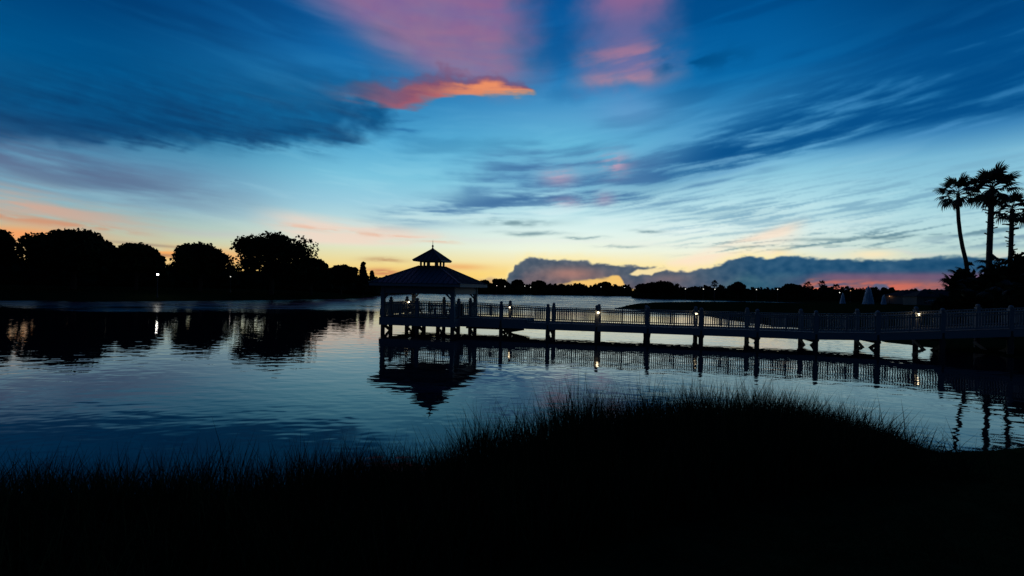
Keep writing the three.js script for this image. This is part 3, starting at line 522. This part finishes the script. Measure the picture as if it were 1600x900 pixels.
// ---- palms
function fanGeo(s, droop) {                      // a fan leaf: stalk along +z, blades spreading from its end
  seed(s); const pos = [], L = 1.0, n = 20, stalk = 1.0;
  const quad = (a, b, c, d) => pos.push(...a, ...b, ...c, ...a, ...c, ...d);
  const sy = (z) => -0.16 * z * z;
  for (let i = 0; i < 4; i++) { const z0 = (i / 4) * stalk, z1 = ((i + 1) / 4) * stalk, w0 = 0.035, w1 = 0.026; quad([-w0, sy(z0), z0], [w0, sy(z0), z0], [w1, sy(z1), z1], [-w1, sy(z1), z1]); quad([0, sy(z0) - w0, z0], [0, sy(z0) + w0, z0], [0, sy(z1) + w1, z1], [0, sy(z1) - w1, z1]); }
  for (let i = 0; i < n; i++) {
    const a = lerp(-1.9, 1.9, i / (n - 1)) + rr(-0.05, 0.05), len = L * (1 - 0.25 * Math.abs(a) / 1.9) * rr(0.85, 1.1), dx = Math.sin(a), dz = Math.cos(a), W = 0.075, y0 = sy(stalk);
    let px = 0, pz = stalk, py = y0, w = 0.02;
    for (let k = 1; k <= 5; k++) { const f = k / 5, x = dx * len * f * (1 - 0.1 * f), z = stalk + dz * len * f * (1 - 0.1 * f), y = y0 - droop * f * f * f * len + 0.05 * (i % 2 ? 1 : -1) * (1 - f), nw = k === 5 ? 0.006 : W * (k < 3 ? 0.55 + 0.22 * k : 1.35 - 0.2 * k); quad([px - dz * w, py, pz + dx * w], [px + dz * w, py, pz - dx * w], [x + dz * nw, y, z - dx * nw], [x - dz * nw, y, z + dx * nw]); px = x; py = y; pz = z; w = nw; }
  }
  return fromArrays(pos);
}
const fans = [fanGeo(3, 0.2), fanGeo(4, 0.4), fanGeo(5, 0.75)];
function fanPalm(name, label, [x, z], path, r0, r1, size, count, s, o = {}) {
  seed(s); const g = Math.max(0.1, groundAt(x, z)), t = thing(name, label, 'palm tree', [x, g - 0.15, z], 0, o.grp);
  const tr = branchGeo(path, r0, r1); part('trunk', tr, M.palmTrunk, t); const top = path[path.length - 1];
  if (o.ringed) { const c = new THREE.CatmullRomCurve3(path.map((p) => new THREE.Vector3(...p))); for (let i = 0; i < 34; i++) { const q = c.getPointAt(lerp(0.6, 0.99, i / 33)), a = rr(0, 6.283), l = rr(0.3, 0.55) * (i > 14 ? 1.25 : 0.9); part('leaf_boot', bar([q.x, q.y, q.z], [q.x + Math.cos(a) * l, q.y + rr(-0.05, 0.28), q.z + Math.sin(a) * l], 0.07, 0.1), M.deadFrond, t); } }
  for (let i = 0; i < count; i++) {
    const a = i * 2.39996 + rr(-0.2, 0.2), f = i / count, pitch = lerp(1.35, -0.5, Math.pow(f, 0.9)) + rr(-0.12, 0.12), k = f < 0.35 ? 0 : f < 0.7 ? 1 : 2;
    const m = part('frond', fans[k], M.frond, t); m.position.set(top[0], top[1] + 0.1 - 0.35 * f, top[2]); m.rotation.order = 'YXZ'; m.rotation.set(-pitch, a, rr(-0.3, 0.3)); m.scale.setScalar(size * rr(0.85, 1.1));
  }
  for (let i = 0; i < (o.dead ?? 5); i++) { const m = part('dead_frond', fans[2], M.deadFrond, t); m.position.set(top[0], top[1] - 0.35, top[2]); m.rotation.order = 'YXZ'; m.rotation.set(rr(0.95, 1.35), rr(0, 6.283), 0); m.scale.setScalar(size * rr(0.5, 0.75)); }
  return t;
}
const GP = 'tall palms on the right bank';
{ const d = 45, b = at(T(1509), d), k = d / 780; fanPalm('fan_palm', 'leftmost tall palm with a slim leaning trunk', b, [[0.5, 0, 0], [0.35, 3, 0], [0, 5.7, 0], [-0.4, 7.3, 0], [-0.68, 8.8, 0], [-0.86, 10.6, 0], [-0.86, 12.0, 0]], 0.18, 0.13, 0.94, 19, 61, { grp: GP, dead: 3 }); }
{ const d = 44, b = at(T(1544), d); fanPalm('fan_palm', 'middle and tallest palm with a thick shaggy trunk', b, [[0, 0, 0], [0, 4, 0], [0.06, 8, 0], [0.16, 12.3, 0]], 0.23, 0.2, 1.1, 24, 62, { grp: GP, ringed: true, dead: 4 }); }
{ const d = 46, b = at(T(1577), d); fanPalm('fan_palm', 'rightmost tall palm with the lowest crown of the three', b, [[0, 0, 0], [0.02, 4, 0], [0.06, 7, 0], [0.12, 10.7, 0]], 0.2, 0.16, 0.92, 20, 63, { grp: GP, ringed: true, dead: 4 }); }
[[1116, 196, 6.6, 'palm rising clear of the far treeline, left of the fountains'], [1262, 190, 6.4, 'first palm of the far trio against the orange glow'], [1284, 189, 6.8, 'second and tallest palm of the far trio against the orange glow'], [1306, 188, 5.6, 'third and lowest palm of the far trio against the orange glow']].forEach(([px, d, h, label], i) => fanPalm('distant_palm', label, at(T(px), d), [[0, 0, 0], [0.05, h * 0.5, 0], [0, h - 0.6, 0]], 0.2, 0.14, 0.85, 20, 80 + i, { grp: 'distant palms', dead: 2 }));

// ---- dense shrubs at the foot of the palms
function shrub(label, px, d, h, w, s) {
  seed(s); const [x, z] = at(T(px), d), t = thing('shrub', label, 'shrub', [x, Math.max(0.1, groundAt(x, z)) - 0.1, z], 0, 'shrubs below the palms'), pos = [], stems = [];
  for (let i = 0; i < 9; i++) { const a = rr(0, 6.283), e = rr(0.1, 0.6) * w * 0.5, cy = h * rr(0.3, 0.72), cx = Math.cos(a) * e, cz = Math.sin(a) * e; lobe(pos, [cx, cy, cz], [w * 0.27, h * 0.27, w * 0.27], 620, 0.3, 0.8, 1.1); stems.push(branchGeo([[0, 0, 0], [cx * 0.5, cy * 0.5, cz * 0.5], [cx, cy, cz]], 0.09, 0.03)); }
  lobe(pos, [0, h * 0.24, 0], [w * 0.47, h * 0.25, w * 0.47], 600, 0.3, 0.9, 1.1);
  part('stems', merge(stems), M.trunk, t); part('foliage', fromArrays(pos), M.darkLeaf, t);
  for (let i = 0; i < 16; i++) { const a = rr(0, 6.283), m = part('frond', fans[i % 3], M.frond, t), e = rr(0.2, 0.42) * w; m.position.set(Math.cos(a) * e, h * rr(0.5, 0.83), Math.sin(a) * e); m.rotation.order = 'YXZ'; m.rotation.set(-rr(0.1, 1.1), Math.PI / 2 - a + rr(-0.4, 0.4), rr(-0.4, 0.4)); m.scale.setScalar(rr(0.55, 0.85)); }
}
shrub('spiky shrub at the left end of the clump below the palms', 1518, 44.5, 5.2, 3.4, 201);
shrub('shrub at the foot of the middle palm', 1546, 43.5, 6.4, 4.2, 202);
shrub('tallest shrub, at the right edge of the picture below the palms', 1590, 43, 7.0, 4.6, 203);
shrub('low shrub in front of the left end of the clump', 1496, 42.5, 3.4, 3.0, 204);
shrub('low shrub at the right edge just behind the boardwalk railing', 1608, 38, 4.0, 4.4, 205);
shrub('low shrub in front of the middle palm', 1552, 40.5, 3.9, 4.4, 206);

// ------------------------------------------------------------------ houses behind the right bank
function house(label, px, d, w, dep, eave, ridge, turn) {
  const [x, z] = at(T(px), d), t = thing('house', label, 'house', [x, Math.max(0.1, groundAt(x, z)) - 0.1, z], turn, 'houses beyond the right bank'), e = 0.5, W = w / 2 + e, D = dep / 2 + e, r = w / 2 - dep / 2 + 0.6;
  part('wall', box(w, eave, dep, 0, eave / 2, 0), M.wall, t);
  const v = [[-W, eave, D], [W, eave, D], [W, eave, -D], [-W, eave, -D], [-r, ridge, 0], [r, ridge, 0]].flat(), g = fromArrays(v, [0, 1, 5, 0, 5, 4, 1, 2, 5, 2, 3, 4, 2, 4, 5, 3, 0, 4, 0, 3, 2, 0, 2, 1]).toNonIndexed(); g.computeVertexNormals();
  const roof = part('roof', g, M.tile, t); part('ridge_cap', box(2 * r, 0.1, 0.24, 0, ridge + 0.02, 0), M.tile, roof);
  for (const wx of [-0.3, 0.3]) { const win = part('window', box(1.3, 1.2, 0.08, wx * w, 1.5, dep / 2 + 0.02), M.pane, t); part('window_frame', merge([box(1.46, 0.08, 0.1, wx * w, 2.14, dep / 2 + 0.03), box(1.46, 0.08, 0.1, wx * w, 0.86, dep / 2 + 0.03), box(0.08, 1.2, 0.1, wx * w, 1.5, dep / 2 + 0.04)]), M.paint, win); }
  const door = part('door', box(1.0, 2.1, 0.08, 0, 1.05, dep / 2 + 0.02), M.steel, t); part('handle', box(0.05, 0.2, 0.06, 0.38, 1.0, dep / 2 + 0.08), M.steel, door);
}
house('low house with hipped roof just left of the palm shrubs', 1461, 150, 13, 8, 2.9, 5.0, -0.25);
house('lower house with hipped roof between the fountains and the nearer house', 1420, 172, 12, 8, 2.8, 4.7, 0.2);

// ------------------------------------------------------------------ fountains behind the spit
function fountain(label, px, d, h, w, n, s) {
  seed(s); const [x, z] = at(T(px), d), t = thing('fountain', label, 'fountain', [x, 0, z], 0, 'fountains behind the grassy spit'), pos = [];
  const nz = part('nozzle', merge([new THREE.CylinderGeometry(0.5, 0.6, 0.18, 16).translate(0, 0.05, 0), new THREE.CylinderGeometry(0.09, 0.12, 0.4, 12).translate(0, 0.28, 0)]), M.black, t); nz.castShadow = true;
  for (let i = 0; i < n; i++) {               // flecks of water on ballistic paths
    const a = rr(0, 6.283), spread = Math.sqrt(rnd()) * w * 0.5, top = h * (1 - 0.62 * Math.pow(spread / (w * 0.5), 1.7)) * rr(0.8, 1.0), f = Math.pow(rnd(), 0.8), y = top * f, r = spread * (1 - 0.3 * f), sz = 0.075 * rr(0.6, 1.6), L = sz * rr(2, 6);
    const X = Math.cos(a) * r, Z = Math.sin(a) * r, b = rr(0, 6.283), cx = Math.cos(b) * sz, cz = Math.sin(b) * sz; pos.push(X - cx, y, Z - cz, X + cx, y, Z + cz, X, y + L, Z, X - cx, y, Z - cz, X, y - L, Z, X + cx, y, Z + cz);
  }
  part('water_jet', fromArrays(pos), M.spray, t);
}
fountain('tall middle fountain plume', 1357, 157, 6.1, 3.2, 16000, 301);
fountain('short left fountain plume', 1317, 156, 3.5, 1.6, 5000, 302);
fountain('short right fountain plume', 1381, 156, 3.3, 1.5, 5000, 303);

// ------------------------------------------------------------------ street lamps across the lake
function streetLamp(label, px, d, h, color, glow, r, cd, grp) {
  const [x, z] = at(T(px), d), g = Math.max(0.1, groundAt(x, z)), y = h - g, o = thing('street_lamp', label, 'street lamp', [x, g, z], 0, grp);
  part('pole', merge([new THREE.CylinderGeometry(0.05, 0.08, y - r, 10).translate(0, (y - r) / 2, 0), new THREE.CylinderGeometry(0.14, 0.16, 0.3, 10).translate(0, 0.15, 0)]), M.steel, o);
  part('lamp_cap', new THREE.CylinderGeometry(0.03, r * 0.8, r * 0.35, 12).translate(0, y + r * 1.05, 0), M.steel, o);
  bulb(o, r, [0, y, 0], color, glow, cd);
}
streetLamp('bright white street lamp on the left bank with a streak on the water', 246, 83, 4.35, COOL, 12, 0.16, 0.8);
streetLamp('small street lamp below the tallest spreading tree of the left bank', 360, 100, 4.4, COOL, 1.2, 0.09, 0.15);
const GS = 'far street lamps';
[[776, 244, 4.2], [789, 246, 3.9], [820, 250, 4.3], [829, 251, 3.8], [939, 266, 4.7], [976, 270, 4.6], [1071, 197, 4.15], [1099, 194, 4.2], [1117, 192, 4.2], [1182, 189, 4.4], [1215, 187, 4.6], [1312, 183, 3.85], [1329, 182, 4.6], [1390, 178, 2.9]].forEach(([px, d, h], i) => {
  const nth = ['first', 'second', 'third', 'fourth', 'fifth', 'sixth', 'seventh', 'eighth', 'ninth', 'tenth', 'eleventh', 'twelfth', 'thirteenth', 'last'][i];
  streetLamp(`${nth} tiny far shore street lamp counted from the gazebo to the right`, px, d - 6, h, i > 11 ? [1, 0.5, 0.22] : COOL, i > 11 ? 1.3 : 1.7, i > 11 ? 0.12 : 0.14, 0.4, GS);
});

// ------------------------------------------------------------------ reeds along the near shore and grass on the bank
function bladeGeo(h, w, lean, n = 4) { const pos = [], idx = []; for (let i = 0; i <= n; i++) { const f = i / n, x = lean * f * f, ww = w * (1 - f) * (0.8 + 0.4 * f) + 0.0005; pos.push(x - ww, f * h, 0, x + ww, f * h, 0); if (i < n) { const a = i * 2; idx.push(a, a + 1, a + 2, a + 1, a + 3, a + 2); } } return fromArrays(pos, idx); }
const reedTall = [[-30, 0.9], [-8, 0.9], [-6.2, 0.92], [-5.6, 0.88], [-5.0, 1.0], [-4.4, 1.12], [-3.9, 0.98], [-3.3, 0.95], [-2.8, 1.05], [-2.4, 0.9], [-1.8, 0.92], [-1.3, 0.95], [-0.95, 1.1], [0, 1.32], [1.2, 1.44], [2.4, 1.42], [3.3, 1.4], [4.0, 1.28], [4.8, 1.3], [5.7, 1.12], [6.6, 0.85], [7.4, 0.55], [7.9, 0.3], [8.3, 0]];
{
  seed(501);
  const shoreZ = (x) => poly(SHORE.near.slice(0, 16), x), sets = [[], [], [], []], m4 = new THREE.Matrix4(), e = new THREE.Euler(), q = new THREE.Quaternion(), p = new THREE.Vector3(), sc = new THREE.Vector3();
  for (let i = 0; i < 52000; i++) {
    const x = rr(-13, 8.2), t = rnd() < 0.62 ? rr(-1.0, 0.9) : rr(0.3, 3.6), z = shoreZ(x) + t, clump = perlin.noise(x * 1.9, 1.5, z * 1.9), tall = poly(reedTall, x) * (1 - 0.07 * Math.max(0, t)) * (x > 6.4 ? ss(-1.4, -0.2, t + 0.35) * (1 - ss(0.4, 1.4, t)) : 1);
    if (tall < 0.12 || clump < rr(-0.75, 0.1) - 0.2) continue;
    const h = 1.05 * tall * (0.52 + 0.36 * rnd() + 0.32 * Math.pow(rnd(), 5) + 0.32 * clump) * (t < -0.6 ? 0.85 : 1), y = Math.max(-0.25, groundAt(x, z) - 0.05), above = Math.min(0, y);
    p.set(x, y, z); e.set(rr(-0.14, 0.14), rr(0, 6.283), rr(-0.16, 0.16)); q.setFromEuler(e); sc.set(rr(0.8, 1.3), h - above, 1); sets[rnd() < 0.1 ? 3 : (rnd() * 3) | 0].push(m4.compose(p, q, sc).clone());
  }
  const geos = [bladeGeo(1, 0.012, 0.1), bladeGeo(1, 0.01, 0.22), bladeGeo(1, 0.01, 0.42), bladeGeo(1, 0.01, 0.16)];
  const names = ['reed_bed', 'leaning_reeds', 'arching_reeds', 'dry_reeds'], labels = ['upright dark reeds standing along the near shore', 'leaning reeds mixed through the near shore reed bed', 'arching reeds mixed through the near shore reed bed', 'paler dry reeds scattered through the near shore reed bed'];
  sets.forEach((s, k) => { const im = new THREE.InstancedMesh(geos[k], k === 3 ? M.reedDry : M.reed, s.length); s.forEach((m, i) => im.setMatrixAt(i, m)); im.name = names[k]; im.userData = { kind: 'stuff', label: labels[k], category: 'reeds' }; im.castShadow = im.receiveShadow = true; scene.add(im); });
  const lawn = []; for (let i = 0; i < 60000; i++) { const r = 2 + 11 * Math.pow(rnd(), 0.7), a = rr(-52, 56) * D2R, x = Math.sin(a) * r, z = -Math.cos(a) * r, t = z - shoreZ(x); if (t < 0.1) continue; p.set(x, groundAt(x, z) - 0.01, z); e.set(rr(-0.3, 0.3), rr(0, 6.283), rr(-0.3, 0.3)); q.setFromEuler(e); sc.set(rr(0.7, 1.3), rr(0.05, 0.14) * (1 + perlin.noise(x, 2, z)), 1); lawn.push(m4.compose(p, q, sc).clone()); }
  const im = new THREE.InstancedMesh(bladeGeo(1, 0.004, 0.25, 3), M.blade, lawn.length); lawn.forEach((m, i) => im.setMatrixAt(i, m)); im.name = 'lawn_grass'; im.userData = { kind: 'stuff', label: 'short grass on the near bank', category: 'grass' }; im.castShadow = im.receiveShadow = true; scene.add(im);
}

renderer.render(scene, camera);
